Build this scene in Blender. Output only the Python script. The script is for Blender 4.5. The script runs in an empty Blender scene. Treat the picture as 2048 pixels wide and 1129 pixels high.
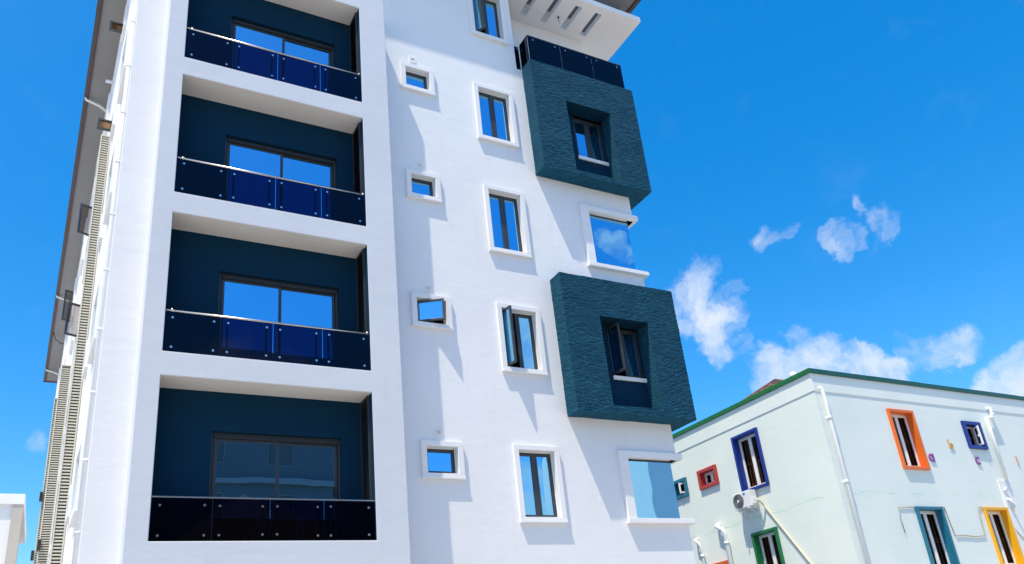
import bpy, bmesh, math, random
from mathutils import Vector, Matrix, noise
random.seed(7)
scene = bpy.context.scene

# ---------------------------------------------------------------- camera
cam_d = bpy.data.cameras.new('camera'); cam = bpy.data.objects.new('camera', cam_d)
scene.collection.objects.link(cam); scene.camera = cam
r_, u_, f_ = Vector((0.877902, -0.46857, -0.098642)), Vector((-0.104491, -0.388502, 0.915504)), Vector((0.4673, 0.793416, 0.390028))
m = Matrix((r_, u_, -f_)).transposed().to_4x4(); m.translation = Vector((1.5042, -14.0978, 1.6218))
cam.matrix_world = m
cam_d.sensor_width = 36.0; cam_d.lens = 36.0 * 1628.69 / 2048.0
cam_d.shift_x = -0.0002; cam_d.shift_y = 136.7 / 2048.0
cam_d.clip_start = 0.1; cam_d.clip_end = 6000

# ---------------------------------------------------------------- light
SUN_TO = Vector((-0.335, -0.193, 1.0)).normalized()          # direction towards the sun
sun_el = math.asin(SUN_TO.z); sun_az = math.atan2(SUN_TO.x, SUN_TO.y)
sd = bpy.data.lights.new('sun', 'SUN'); sd.energy = 5.0; sd.angle = math.radians(0.55); sd.color = (1.0, 0.89, 0.69)
so = bpy.data.objects.new('sun', sd); scene.collection.objects.link(so)
so.rotation_euler = SUN_TO.to_track_quat('Z', 'Y').to_euler(); so.location = (-20, -20, 60)

world = bpy.data.worlds.new('World'); scene.world = world; world.use_nodes = True
wt = world.node_tree; wt.nodes.clear()
def wn(t, **k):
    n = wt.nodes.new(t)
    for a, b in k.items(): setattr(n, a, b)
    return n
WL = wt.links.new
sky = wn('ShaderNodeTexSky', sky_type='NISHITA', sun_disc=False, sun_elevation=sun_el, sun_rotation=sun_az,
         altitude=50, air_density=1.0, dust_density=1.0, ozone_density=2.2)
hsv = wn('ShaderNodeHueSaturation'); hsv.inputs['Saturation'].default_value = 1.49; hsv.inputs['Hue'].default_value = 0.498
hsv.inputs['Value'].default_value = 1.42
WL(sky.outputs[0], hsv.inputs['Color'])
tc = wn('ShaderNodeTexCoord')
nrm = wn('ShaderNodeVectorMath', operation='NORMALIZE'); WL(tc.outputs['Generated'], nrm.inputs[0])
nz = wn('ShaderNodeTexNoise'); nz.inputs['Scale'].default_value = 9.0; nz.inputs['Detail'].default_value = 6; nz.inputs['Roughness'].default_value = 0.62
WL(nrm.outputs[0], nz.inputs['Vector'])
sub = wn('ShaderNodeVectorMath', operation='SUBTRACT'); WL(nz.outputs['Color'], sub.inputs[0]); sub.inputs[1].default_value = (.5, .5, .5)
scl = wn('ShaderNodeVectorMath', operation='SCALE'); WL(sub.outputs[0], scl.inputs[0]); scl.inputs['Scale'].default_value = 0.10
addv = wn('ShaderNodeVectorMath', operation='ADD'); WL(nrm.outputs[0], addv.inputs[0]); WL(scl.outputs[0], addv.inputs[1])
dirw = wn('ShaderNodeVectorMath', operation='NORMALIZE'); WL(addv.outputs[0], dirw.inputs[0])
def pixdir(x, y):
    return (f_ + r_ * ((x - 1024.4) / 1628.69) - u_ * ((y - 701.2) / 1628.69)).normalized()
clouds = []                                                     # (direction, angular radius, weight)
for x, y, r, w in [(1395, 585, 68, 1.), (1440, 625, 62, .95), (1375, 570, 40, .8), (1450, 680, 58, .8), (1495, 690, 36, .5), (1350, 640, 60, .85), (1470, 590, 26, .5),
                   (1640, 715, 62, 1.), (1560, 745, 62, 1.), (1615, 745, 70, 1.), (1720, 750, 62, 1.), (1790, 745, 42, .8), (1610, 672, 30, .8),
                   (1860, 700, 44, .7), (1905, 690, 46, .8), (1812, 690, 22, .5), (2046, 775, 74, 1.2), (1985, 780, 48, 1.),
                   (1530, 490, 34, .54), (1562, 474, 26, .5), (1505, 497, 18, .4), (1680, 485, 30, .56), (1650, 480, 20, .5), (1752, 462, 40, .52),
                   (1742, 500, 26, .4), (1705, 437, 20, .4), (1840, 412, 30, .2), (70, 880, 26, .3)]:
    clouds.append((pixdir(x, y), r / 1950.0, w * .92))
for d, r, w in [((9.2, -14.8, 7.5), .055, .95), ((9.3, -14.8, 6.9), .06, .9), ((8.7, -14.8, 3.7), .07, .95), ((9.3, -14.8, 4.1), .06, .9),
                ((12.7, -14.8, 10.5), .018, .6), ((12.3, -14.8, 10.9), .016, .6), ((11.55, -14.8, 4.0), .02, .6), ((-12, -14, 6), .12, 1.), ((-15, -6, 5), .16, 1.), ((-14, 3, 4), .13, 1.),
                ((-16, 9, 7), .08, .8), ((-8, 15, 3), .12, .9), ((3, -16, 5.5), .1, .9), ((16, -4, 4), .14, 1.), ((17, -9, 6), .10, .9), ((-5, -15, 9), .07, .7)]:
    clouds.append((Vector(d).normalized(), r, w))
acc = None
for c, r, w in clouds:
    dt = wn('ShaderNodeVectorMath', operation='DOT_PRODUCT'); WL(dirw.outputs[0], dt.inputs[0]); dt.inputs[1].default_value = c
    mr = wn('ShaderNodeMapRange', interpolation_type='SMOOTHSTEP'); WL(dt.outputs['Value'], mr.inputs['Value'])
    mr.inputs['From Min'].default_value = math.cos(r * 1.35); mr.inputs['From Max'].default_value = math.cos(r * .1); mr.inputs['To Max'].default_value = w
    if acc is None: acc = mr.outputs[0]
    else:
        mx = wn('ShaderNodeMath', operation='SMOOTH_MAX'); WL(acc, mx.inputs[0]); WL(mr.outputs[0], mx.inputs[1]); mx.inputs[2].default_value = .12; acc = mx.outputs[0]
nf = wn('ShaderNodeTexNoise'); nf.inputs['Scale'].default_value = 24.0; nf.inputs['Detail'].default_value = 8; nf.inputs['Roughness'].default_value = .60
WL(dirw.outputs[0], nf.inputs['Vector'])
m1 = wn('ShaderNodeMath', operation='MULTIPLY_ADD'); WL(nf.outputs['Fac'], m1.inputs[0]); m1.inputs[1].default_value = 2.1; m1.inputs[2].default_value = -1.16
gate = wn('ShaderNodeMapRange'); WL(acc, gate.inputs['Value']); gate.inputs['From Min'].default_value = .03; gate.inputs['From Max'].default_value = .30
m1b = wn('ShaderNodeMath', operation='ADD'); WL(m1.outputs[0], m1b.inputs[0]); WL(acc, m1b.inputs[1])
m2 = wn('ShaderNodeMath', operation='MULTIPLY'); WL(m1b.outputs[0], m2.inputs[0]); WL(gate.outputs[0], m2.inputs[1])
mr2 = wn('ShaderNodeMapRange', interpolation_type='SMOOTHSTEP'); WL(m2.outputs[0], mr2.inputs['Value'])
mr2.inputs['From Min'].default_value = 0.0; mr2.inputs['From Max'].default_value = 1.25; mr2.inputs['To Max'].default_value = .95
cm = wn('ShaderNodeMix', data_type='RGBA'); WL(mr2.outputs[0], cm.inputs['Factor']); WL(hsv.outputs[0], cm.inputs['A'])
cm.inputs['B'].default_value = (4.7, 5.1, 5.7, 1)
bg = wn('ShaderNodeBackground'); bg.inputs['Strength'].default_value = 0.15
WL(cm.outputs['Result'], bg.inputs['Color'])
wo = wn('ShaderNodeOutputWorld'); WL(bg.outputs[0], wo.inputs['Surface'])

vs = scene.view_settings; vs.view_transform = 'Standard'; vs.look = 'None'; vs.gamma = 1.0; vs.use_curve_mapping = False; vs.exposure = 0.27
scene.render.engine = 'CYCLES'
scene.cycles.max_bounces = 10; scene.cycles.diffuse_bounces = 5; scene.cycles.glossy_bounces = 5; scene.cycles.transparent_max_bounces = 16

# ---------------------------------------------------------------- materials
MATS = {}
def new_mat(name):
    m = bpy.data.materials.new(name); m.use_nodes = True; m.node_tree.nodes.clear(); MATS[name] = m
    return m, m.node_tree
def plaster(name, col, col2=None, rough=.85, bump=.35, scale=1.0, streak=0.0, crackband=None, stain=None, spec=.25):
    m, t = new_mat(name); N = t.nodes.new; L = t.links.new
    out = N('ShaderNodeOutputMaterial'); b = N('ShaderNodeBsdfPrincipled'); L(b.outputs[0], out.inputs[0])
    b.inputs['Roughness'].default_value = rough; b.inputs['Specular IOR Level'].default_value = spec
    g = N('ShaderNodeNewGeometry')
    n1 = N('ShaderNodeTexNoise'); n1.inputs['Scale'].default_value = .55 * scale; n1.inputs['Detail'].default_value = 5; L(g.outputs['Position'], n1.inputs['Vector'])
    mp = N('ShaderNodeMapping'); mp.inputs['Scale'].default_value = (1.6, 1.6, .18); L(g.outputs['Position'], mp.inputs['Vector'])
    n2 = N('ShaderNodeTexNoise'); n2.inputs['Scale'].default_value = 3.5; n2.inputs['Detail'].default_value = 4; L(mp.outputs[0], n2.inputs['Vector'])
    mx = N('ShaderNodeMix'); mx.data_type = 'RGBA'
    mx.inputs['A'].default_value = (*col, 1); c2 = col2 or tuple(c * .93 for c in col); mx.inputs['B'].default_value = (*c2, 1)
    cr = N('ShaderNodeMapRange'); cr.inputs['From Min'].default_value = .38; cr.inputs['From Max'].default_value = .68; L(n1.outputs['Fac'], cr.inputs['Value'])
    L(cr.outputs[0], mx.inputs['Factor']); last = mx.outputs['Result']
    if streak:
        st = N('ShaderNodeMapRange'); st.inputs['From Min'].default_value = .56; st.inputs['From Max'].default_value = .78; st.inputs['To Max'].default_value = streak
        L(n2.outputs['Fac'], st.inputs['Value'])
        mm = N('ShaderNodeMix'); mm.data_type = 'RGBA'; L(st.outputs[0], mm.inputs['Factor']); L(last, mm.inputs['A'])
        sc = stain or tuple(c * .7 for c in col); mm.inputs['B'].default_value = (*sc, 1); last = mm.outputs['Result']
    # fine relief: trowel marks + grain
    mp2 = N('ShaderNodeMapping'); mp2.inputs['Scale'].default_value = (1.0, 1.0, 1.7); L(g.outputs['Position'], mp2.inputs['Vector'])
    n3 = N('ShaderNodeTexNoise'); n3.inputs['Scale'].default_value = 2.2 * scale; n3.inputs['Detail'].default_value = 8; n3.inputs['Roughness'].default_value = .58; L(mp2.outputs[0], n3.inputs['Vector'])
    hgt = n3.outputs['Fac']
    if crackband:
        sx = N('ShaderNodeSeparateXYZ'); L(g.outputs['Position'], sx.inputs[0])
        nw = N('ShaderNodeTexNoise'); nw.inputs['Scale'].default_value = .9; nw.inputs['Detail'].default_value = 6; nw.inputs['Roughness'].default_value = .65; L(g.outputs['Position'], nw.inputs['Vector'])
        ma = N('ShaderNodeMath'); ma.operation = 'MULTIPLY_ADD'; L(nw.outputs['Fac'], ma.inputs[0]); ma.inputs[1].default_value = .42; ma.inputs[2].default_value = -.21 - crackband
        mb = N('ShaderNodeMath'); mb.operation = 'ADD'; L(sx.outputs['Z'], mb.inputs[0]); L(ma.outputs[0], mb.inputs[1])
        mab = N('ShaderNodeMath'); mab.operation = 'ABSOLUTE'; L(mb.outputs[0], mab.inputs[0])
        wide = N('ShaderNodeMapRange'); wide.interpolation_type = 'SMOOTHSTEP'; wide.inputs['From Min'].default_value = .24; wide.inputs['From Max'].default_value = .02; wide.inputs['To Max'].default_value = .30; L(mab.outputs[0], wide.inputs['Value'])
        brk = N('ShaderNodeTexNoise'); brk.inputs['Scale'].default_value = 1.4; brk.inputs['Detail'].default_value = 3; L(g.outputs['Position'], brk.inputs['Vector'])
        br = N('ShaderNodeMapRange'); br.inputs['From Min'].default_value = .42; br.inputs['From Max'].default_value = .6; L(brk.outputs['Fac'], br.inputs['Value'])
        wf = N('ShaderNodeMath'); wf.operation = 'MULTIPLY'; L(wide.outputs[0], wf.inputs[0]); L(br.outputs[0], wf.inputs[1])
        mm = N('ShaderNodeMix'); mm.data_type = 'RGBA'; L(wf.outputs[0], mm.inputs['Factor']); L(last, mm.inputs['A']); mm.inputs['B'].default_value = (.55, .78, .66, 1); last = mm.outputs['Result']
        thin = N('ShaderNodeMapRange'); thin.inputs['From Min'].default_value = .011; thin.inputs['From Max'].default_value = .003; thin.inputs['To Max'].default_value = .6; L(mab.outputs[0], thin.inputs['Value'])
        tf = N('ShaderNodeMath'); tf.operation = 'MULTIPLY'; L(thin.outputs[0], tf.inputs[0]); L(br.outputs[0], tf.inputs[1])
        mm = N('ShaderNodeMix'); mm.data_type = 'RGBA'; L(tf.outputs[0], mm.inputs['Factor']); L(last, mm.inputs['A']); mm.inputs['B'].default_value = (.25, .36, .33, 1); last = mm.outputs['Result']
    L(last, b.inputs['Base Color'])
    bp = N('ShaderNodeBump'); bp.inputs['Strength'].default_value = bump; bp.inputs['Distance'].default_value = .035; L(hgt, bp.inputs['Height'])
    n4 = N('ShaderNodeTexNoise'); n4.inputs['Scale'].default_value = 55; n4.inputs['Detail'].default_value = 3; L(g.outputs['Position'], n4.inputs['Vector'])
    bp2 = N('ShaderNodeBump'); bp2.inputs['Strength'].default_value = .12; bp2.inputs['Distance'].default_value = .004; L(n4.outputs['Fac'], bp2.inputs['Height']); L(bp.outputs[0], bp2.inputs['Normal'])
    L(bp2.outputs[0], b.inputs['Normal'])
    return m
def combed(name, col):
    m, t = new_mat(name); N = t.nodes.new; L = t.links.new
    out = N('ShaderNodeOutputMaterial'); b = N('ShaderNodeBsdfPrincipled'); L(b.outputs[0], out.inputs[0]); b.inputs['Roughness'].default_value = .9; b.inputs['Specular IOR Level'].default_value = .12
    g = N('ShaderNodeNewGeometry')
    wv = N('ShaderNodeTexNoise'); wv.inputs['Scale'].default_value = 1.6; wv.inputs['Detail'].default_value = 3; L(g.outputs['Position'], wv.inputs['Vector'])
    sb = N('ShaderNodeVectorMath'); sb.operation = 'SCALE'; L(wv.outputs['Color'], sb.inputs[0]); sb.inputs['Scale'].default_value = .34
    ad = N('ShaderNodeVectorMath'); ad.operation = 'ADD'; L(g.outputs['Position'], ad.inputs[0]); L(sb.outputs[0], ad.inputs[1])
    mp = N('ShaderNodeMapping'); mp.inputs['Scale'].default_value = (5.2, 5.2, 30); L(ad.outputs[0], mp.inputs['Vector'])
    n1 = N('ShaderNodeTexNoise'); n1.inputs['Scale'].default_value = 1.0; n1.inputs['Detail'].default_value = 5; n1.inputs['Roughness'].default_value = .62; L(mp.outputs[0], n1.inputs['Vector'])
    rp = N('ShaderNodeMapRange'); rp.inputs['From Min'].default_value = .36; rp.inputs['From Max'].default_value = .60; L(n1.outputs['Fac'], rp.inputs['Value'])
    bp = N('ShaderNodeBump'); bp.inputs['Strength'].default_value = 1.0; bp.inputs['Distance'].default_value = .045; L(rp.outputs[0], bp.inputs['Height']); L(bp.outputs[0], b.inputs['Normal'])
    n2 = N('ShaderNodeTexNoise'); n2.inputs['Scale'].default_value = 1.2; n2.inputs['Detail'].default_value = 4; L(g.outputs['Position'], n2.inputs['Vector'])
    mx = N('ShaderNodeMix'); mx.data_type = 'RGBA'; mx.inputs['A'].default_value = (*[c * .88 for c in col], 1); mx.inputs['B'].default_value = (*[min(1, c * 1.15) for c in col], 1)
    L(n2.outputs['Fac'], mx.inputs['Factor']); L(mx.outputs['Result'], b.inputs['Base Color'])
    return m
def simple(name, col, rough=.5, metal=0.0, spec=.5, grain=.06, gscale=18):
    m, t = new_mat(name); N = t.nodes.new; L = t.links.new
    out = N('ShaderNodeOutputMaterial'); b = N('ShaderNodeBsdfPrincipled'); L(b.outputs[0], out.inputs[0])
    b.inputs['Roughness'].default_value = rough; b.inputs['Metallic'].default_value = metal; b.inputs['Specular IOR Level'].default_value = spec
    g = N('ShaderNodeNewGeometry'); n = N('ShaderNodeTexNoise'); n.inputs['Scale'].default_value = gscale; n.inputs['Detail'].default_value = 4; L(g.outputs['Position'], n.inputs['Vector'])
    mx = N('ShaderNodeMix'); mx.data_type = 'RGBA'; mx.inputs['A'].default_value = (*[c * (1 - grain) for c in col], 1); mx.inputs['B'].default_value = (*[min(1., c * (1 + grain)) for c in col], 1)
    L(n.outputs['Fac'], mx.inputs['Factor']); L(mx.outputs['Result'], b.inputs['Base Color'])
    return m
def glass(name, refl, tint, mixfac, rough=.0, wob=.012, fres=False):
    m, t = new_mat(name); N = t.nodes.new; L = t.links.new
    out = N('ShaderNodeOutputMaterial'); gl = N('ShaderNodeBsdfGlossy'); tr = N('ShaderNodeBsdfTransparent'); mx = N('ShaderNodeMixShader')
    gl.inputs['Color'].default_value = (*refl, 1); gl.inputs['Roughness'].default_value = rough; tr.inputs['Color'].default_value = (*tint, 1)
    L(tr.outputs[0], mx.inputs[1]); L(gl.outputs[0], mx.inputs[2]); L(mx.outputs[0], out.inputs[0])
    if fres:
        fr = N('ShaderNodeFresnel'); fr.inputs['IOR'].default_value = mixfac; L(fr.outputs[0], mx.inputs[0])
    else: mx.inputs[0].default_value = mixfac
    g = N('ShaderNodeNewGeometry'); n = N('ShaderNodeTexNoise'); n.inputs['Scale'].default_value = 1.3; n.inputs['Detail'].default_value = 1; L(g.outputs['Position'], n.inputs['Vector'])
    bp = N('ShaderNodeBump'); bp.inputs['Strength'].default_value = 1; bp.inputs['Distance'].default_value = wob; L(n.outputs['Fac'], bp.inputs['Height']); L(bp.outputs[0], gl.inputs['Normal'])
    return m
plaster('white_plaster', (.80, .805, .815), (.765, .77, .78), bump=.22, streak=.26, stain=(.70, .695, .675))
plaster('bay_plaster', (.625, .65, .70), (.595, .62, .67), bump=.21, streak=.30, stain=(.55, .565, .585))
plaster('white_trim', (.82, .82, .82), bump=.10, rough=.7)
plaster('ceiling_paint', (.74, .73, .71), bump=.12)
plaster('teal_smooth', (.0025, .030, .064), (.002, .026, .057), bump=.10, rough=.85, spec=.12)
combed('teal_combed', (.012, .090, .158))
plaster('mint_plaster', (.735, .80, .765), (.68, .765, .735), bump=.16, streak=.22, stain=(.70, .80, .76), crackband=6.22)
plaster('mint_band', (.745, .81, .78), (.70, .775, .75), bump=.14, streak=.12, stain=(.66, .75, .74))
plaster('chase_plaster', (.76, .79, .79), bump=.25)
plaster('beige_plaster', (.52, .48, .43), bump=.15)
plaster('grey_paint', (.10, .125, .15), bump=.15)
plaster('pale_grey_paint', (.22, .24, .27), bump=.15)
plaster('cream_plaster', (.62, .60, .55), bump=.2)
simple('anthracite', (.035, .042, .052), .42)
simple('dark_reveal', (.02, .022, .026), .7)
simple('black_louvre', (.014, .02, .03), .45)
simple('steel', (.70, .68, .66), .22, 1.0)
simple('steel_rail', (.62, .56, .52), .28, 1.0)
simple('white_pipe', (.78, .79, .80), .38)
simple('cream_slat', (.60, .57, .47), .55)
simple('louvre_back', (.12, .11, .10), .8)
simple('gutter_brown', (.055, .048, .046), .55)
simple('fascia_red', (.085, .012, .016), .5)
plaster('soffit_board', (.25, .25, .255), bump=.05)
simple('green_fascia', (.006, .14, .035), .45, grain=.3, gscale=3)
simple('green_fascia_front', (.004, .082, .066), .45, grain=.35, gscale=3)
simple('roof_tile', (.105, .05, .045), .8, grain=.35, gscale=6)
simple('brown_tile', (.06, .032, .022), .8, grain=.3, gscale=5)
simple('blue_paint', (.003, .028, .24), .45); simple('red_paint', (.42, .045, .035), .5); simple('teal_paint', (.012, .15, .24), .45)
simple('orange_paint', (.72, .15, .02), .45); simple('green_paint', (.01, .16, .05), .45); simple('yellow_paint', (.78, .40, .01), .45)
simple('coral_paint', (.62, .12, .03), .45)
simple('white_frame', (.80, .80, .80), .4)
simple('brown_bar', (.34, .15, .06), .5)
simple('purple_letter', (.27, .045, .30), .4); simple('gold_letter', (.62, .36, .10), .4); simple('peach_letter', (.60, .32, .20), .4)
simple('ac_white', (.76, .77, .77), .42); simple('ac_grey', (.16, .17, .19), .5); simple('ac_blue', (.02, .28, .62), .4)
simple('cable_cream', (.62, .55, .42), .6); simple('cable_brown', (.35, .28, .22), .7); simple('vent_grey', (.55, .46, .44), .7)
simple('bracket_dark', (.02, .02, .02), .7)
simple('room_grey', (.10, .105, .11), .9); simple('curtain', (.10, .06, .045), .9); simple('room_brown', (.035, .027, .026), .9); simple('black_rubber', (.012, .012, .014), .7)
glass('window_glass', (.30, .67, .92), (.30, .40, .46), .86, wob=.003)
glass('door_glass', (.30, .68, .92), (.35, .45, .52), .80, wob=.0012)
glass('rail_glass', (.75, .82, 1.0), (.13, .17, .33), 1.32, fres=True, wob=.002)
glass('clear_glass', (.6, .65, .7), (.50, .46, .44), 1.13, fres=True, wob=.002)
glass('warm_reflection_glass', (.45, .30, .16), (.30, .16, .07), .35, wob=.004)  # brown reflection of curtains and wood put into the pane colour
# ground: pale interlocking paving
m, t = new_mat('ground_paving'); N = t.nodes.new; L = t.links.new
out = N('ShaderNodeOutputMaterial'); b = N('ShaderNodeBsdfPrincipled'); L(b.outputs[0], out.inputs[0]); b.inputs['Roughness'].default_value = .9
g = N('ShaderNodeNewGeometry'); bk = N('ShaderNodeTexBrick'); bk.inputs['Scale'].default_value = 4.0; L(g.outputs['Position'], bk.inputs['Vector'])
bk.inputs['Color1'].default_value = (.47, .44, .395, 1); bk.inputs['Color2'].default_value = (.42, .395, .36, 1); bk.inputs['Mortar'].default_value = (.28, .26, .24, 1); L(bk.outputs['Color'], b.inputs['Base Color'])
# asphalt
simple('asphalt', (.06, .058, .056), .9, grain=.25, gscale=30)

# ---------------------------------------------------------------- helpers
ORG = {}
COL = scene.collection
def tag(o, label=None, cat=None, group=None, kind=None):
    for k, v in (('label', label), ('category', cat), ('group', group), ('kind', kind)):
        if v: o[k] = v
    return o
def empty(name, loc, label=None, cat=None, group=None):
    o = bpy.data.objects.new(name, None); COL.objects.link(o); o.location = loc; ORG[o.name] = Vector(loc); o.empty_display_size = .3
    return tag(o, label, cat, group)
def place(name, mesh, loc, parent=None):
    o = bpy.data.objects.new(name, mesh); COL.objects.link(o); loc = Vector(loc)
    if parent is not None: o.parent = parent; o.location = loc - ORG[parent.name]
    else: o.location = loc
    ORG[o.name] = loc
    return o
class F:                                            # a wall face: u along, n outward, z up
    def __init__(s, o, u, n): s.o, s.u, s.n = Vector(o), Vector(u).normalized(), Vector(n).normalized()
    def __call__(s, u, n, z): return s.o + s.u * u + s.n * n + Vector((0, 0, z))
XYZ = F((0, 0, 0), (1, 0, 0), (0, -1, 0))           # u = x, n = -y
class MB:
    def __init__(s): s.bm = bmesh.new()
    def quad(s, pts, mi=0):
        f = s.bm.faces.new([s.bm.verts.new(p) for p in pts]); f.material_index = mi; return f
    def box(s, f, u0, u1, n0, n1, z0, z1, mi=0, bev=0.0):
        v = [s.bm.verts.new(f(u, n, z)) for z in (z0, z1) for n in (n0, n1) for u in (u0, u1)]
        fs = [s.bm.faces.new([v[i] for i in q]) for q in ((0, 1, 3, 2), (4, 6, 7, 5), (0, 4, 5, 1), (2, 3, 7, 6), (0, 2, 6, 4), (1, 5, 7, 3))]
        for q in fs: q.material_index = mi
        if bev:
            es = list({e for q in fs for e in q.edges}); bmesh.ops.bevel(s.bm, geom=es, offset=bev, segments=2, affect='EDGES', profile=.5)
        return s
    def prism(s, pts, z0, z1, mi=0):                # pts: xy polygon
        a = [s.bm.verts.new((p[0], p[1], z0)) for p in pts]; b_ = [s.bm.verts.new((p[0], p[1], z1)) for p in pts]; n = len(pts)
        s.bm.faces.new(a[::-1]).material_index = mi; s.bm.faces.new(b_).material_index = mi
        for i in range(n): s.bm.faces.new((a[i], a[(i + 1) % n], b_[(i + 1) % n], b_[i])).material_index = mi
        return s
    def tube(s, pts, r, seg=10, mi=0, cap=True):
        pts = [Vector(p) for p in pts]; rings = []
        for i, p in enumerate(pts):
            d = (pts[min(i + 1, len(pts) - 1)] - pts[max(i - 1, 0)]).normalized()
            a = d.cross(Vector((0, 0, 1)));
            if a.length < .05: a = d.cross(Vector((1, 0, 0)))
            a.normalize(); c = d.cross(a)
            rings.append([s.bm.verts.new(p + (a * math.cos(k * 2 * math.pi / seg) + c * math.sin(k * 2 * math.pi / seg)) * r) for k in range(seg)])
        for A, B in zip(rings, rings[1:]):
            for k in range(seg):
                q = s.bm.faces.new((A[k], A[(k + 1) % seg], B[(k + 1) % seg], B[k])); q.material_index = mi; q.smooth = True
        if cap: s.bm.faces.new(rings[0][::-1]).material_index = mi; s.bm.faces.new(rings[-1]).material_index = mi
        return s
    def wall(s, f, u0, u1, z0, z1, holes, n=0.0, depth=.25, mi=0, mi_side=None, mi_top=None, mi_bot=None, edges=False):
        us = sorted({u0, u1, *[c for h in holes for c in h[:2] if u0 <= c <= u1]}); zs = sorted({z0, z1, *[c for h in holes for c in h[2:4] if z0 <= c <= z1]})
        V = {}
        def v(u, nn, z):
            k = (round(u, 5), nn, round(z, 5))
            if k not in V: V[k] = s.bm.verts.new(f(u, nn, z))
            return V[k]
        def hole(a, b_): return any(h[0] < a < h[1] and h[2] < b_ < h[3] for h in holes)
        for a, b_ in zip(us, us[1:]):
            for c, d in zip(zs, zs[1:]):
                if hole((a + b_) / 2, (c + d) / 2): continue
                s.bm.faces.new((v(a, n, c), v(b_, n, c), v(b_, n, d), v(a, n, d))).material_index = mi
                for (p, q, au, az, mm) in (((a, c), (a, d), a - 1e-3, (c + d) / 2, mi_side), ((b_, c), (b_, d), b_ + 1e-3, (c + d) / 2, mi_side),
                                           ((a, c), (b_, c), (a + b_) / 2, c - 1e-3, mi_top), ((a, d), (b_, d), (a + b_) / 2, d + 1e-3, mi_bot)):
                    inside = u0 < au < u1 and z0 < az < z1
                    if (inside and not hole(au, az)) or (not inside and not edges): continue
                    fc = s.bm.faces.new((v(p[0], n, p[1]), v(q[0], n, q[1]), v(q[0], n - depth, q[1]), v(p[0], n - depth, p[1])))
                    fc.material_index = mm if (mm is not None and inside) else mi
        return s
    def build(s, name, mats, parent=None, origin=None, bevel=0.0, smooth=False, kind=None, label=None):
        bmesh.ops.recalc_face_normals(s.bm, faces=s.bm.faces)
        xs = [v.co for v in s.bm.verts]
        if origin is None: origin = Vector([(min(c[i] for c in xs) + max(c[i] for c in xs)) / 2 for i in range(3)])
        for v in s.bm.verts: v.co -= origin
        me = bpy.data.meshes.new(name); s.bm.to_mesh(me); s.bm.free()
        for mt in ([mats] if isinstance(mats, str) else mats): me.materials.append(MATS[mt])
        if smooth: me.polygons.foreach_set('use_smooth', [True] * len(me.polygons))
        o = place(name, me, origin, parent)
        if bevel:
            b = o.modifiers.new('edge', 'BEVEL'); b.width = bevel; b.segments = 2; b.limit_method = 'ANGLE'; b.angle_limit = math.radians(40)
        return tag(o, label, kind=kind)
MESHES = {}
def shared(key, fn, mats):
    if key not in MESHES:
        mb = fn(); bmesh.ops.recalc_face_normals(mb.bm, faces=mb.bm.faces)
        me = bpy.data.meshes.new(key); mb.bm.to_mesh(me); mb.bm.free()
        for mt in ([mats] if isinstance(mats, str) else mats): me.materials.append(MATS[mt])
        MESHES[key] = me
    return MESHES[key]
def frame_rect(mb, f, u0, u1, z0, z1, n0, n1, w, wt=None, wb=None, bev=.004, mi=0):
    wt = w if wt is None else wt; wb = w if wb is None else wb
    mb.box(f, u0, u1, n0, n1, z0, z0 + wb, mi, bev); mb.box(f, u0, u1, n0, n1, z1 - wt, z1, mi, bev)
    mb.box(f, u0, u0 + w, n0, n1, z0 + wb, z1 - wt, mi, bev); mb.box(f, u1 - w, u1, n0, n1, z0 + wb, z1 - wt, mi, bev)
    return mb
def room(f, u0, u1, z0, z1, n0, parent, depth=1.6, pad=.35, mat='room_grey'):
    """lining of the room seen behind a window"""
    mb = MB(); a, b_, c, d = u0 - pad, u1 + pad, z0 - pad, z1 + .12; e = n0 - depth
    mb.quad([f(a, e, c), f(b_, e, c), f(b_, e, d), f(a, e, d)]); mb.quad([f(a, n0, c), f(a, e, c), f(a, e, d), f(a, n0, d)]); mb.quad([f(b_, n0, c), f(b_, e, c), f(b_, e, d), f(b_, n0, d)])
    mb.quad([f(a, n0, c), f(b_, n0, c), f(b_, e, c), f(a, e, c)]); mb.quad([f(a, n0, d), f(b_, n0, d), f(b_, e, d), f(a, e, d)])
    # rim closing the gap between opening and room
    for q in ([(a, c), (u0, c), (u0, d), (a, d)], [(u1, c), (b_, c), (b_, d), (u1, d)], [(u0, c), (u1, c), (u1, z0), (u0, z0)], [(u0, z1), (u1, z1), (u1, d), (u0, d)]):
        mb.quad([f(u, n0, z) for u, z in q])
    return mb.build('room_interior', mat, parent)

# ================================================================= SETTING
gd = MB(); gd.quad([(-2500, -2500, 0), (2500, -2500, 0), (2500, 2500, 0), (-2500, 2500, 0)]); tag(gd.build('ground', 'ground_paving'), kind='structure')
rd = MB(); rd.quad([(-300, -18.9, .004), (300, -18.9, .004), (300, -14.9, .004), (-300, -14.9, .004)]); tag(rd.build('road', 'asphalt'), kind='structure')

# ================================================================= APARTMENT BUILDING
D2 = .667; XL, XR = 2.428, 7.209; WX0, WX1 = 1.85, 14.455; SL = -.034; YB = 36.6
FL = 4.45                                           # level of the lowest balcony floor in view
ZROOF = 21.25; ZTOP = 17.65; ZBALC = 17.50; XTOP = 11.31
apt = empty('apartment_building', (8, D2, 0), 'tall white plastered apartment block with teal framed window boxes and glass balconies', 'building')
FR = F((0, D2, 0), (1, 0, 0), (0, -1, 0))           # main front wall
FB = F((0, 0, 0), (1, 0, 0), (0, -1, 0))            # balcony bay front
SW = F((WX0, D2, 0), (SL, 1, 0), (-1, SL, 0))       # left side wall, u = depth
RW = F((WX1, 0, 0), (0, 1, 0), (1, 0, 0))           # right side wall, u = y

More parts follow.
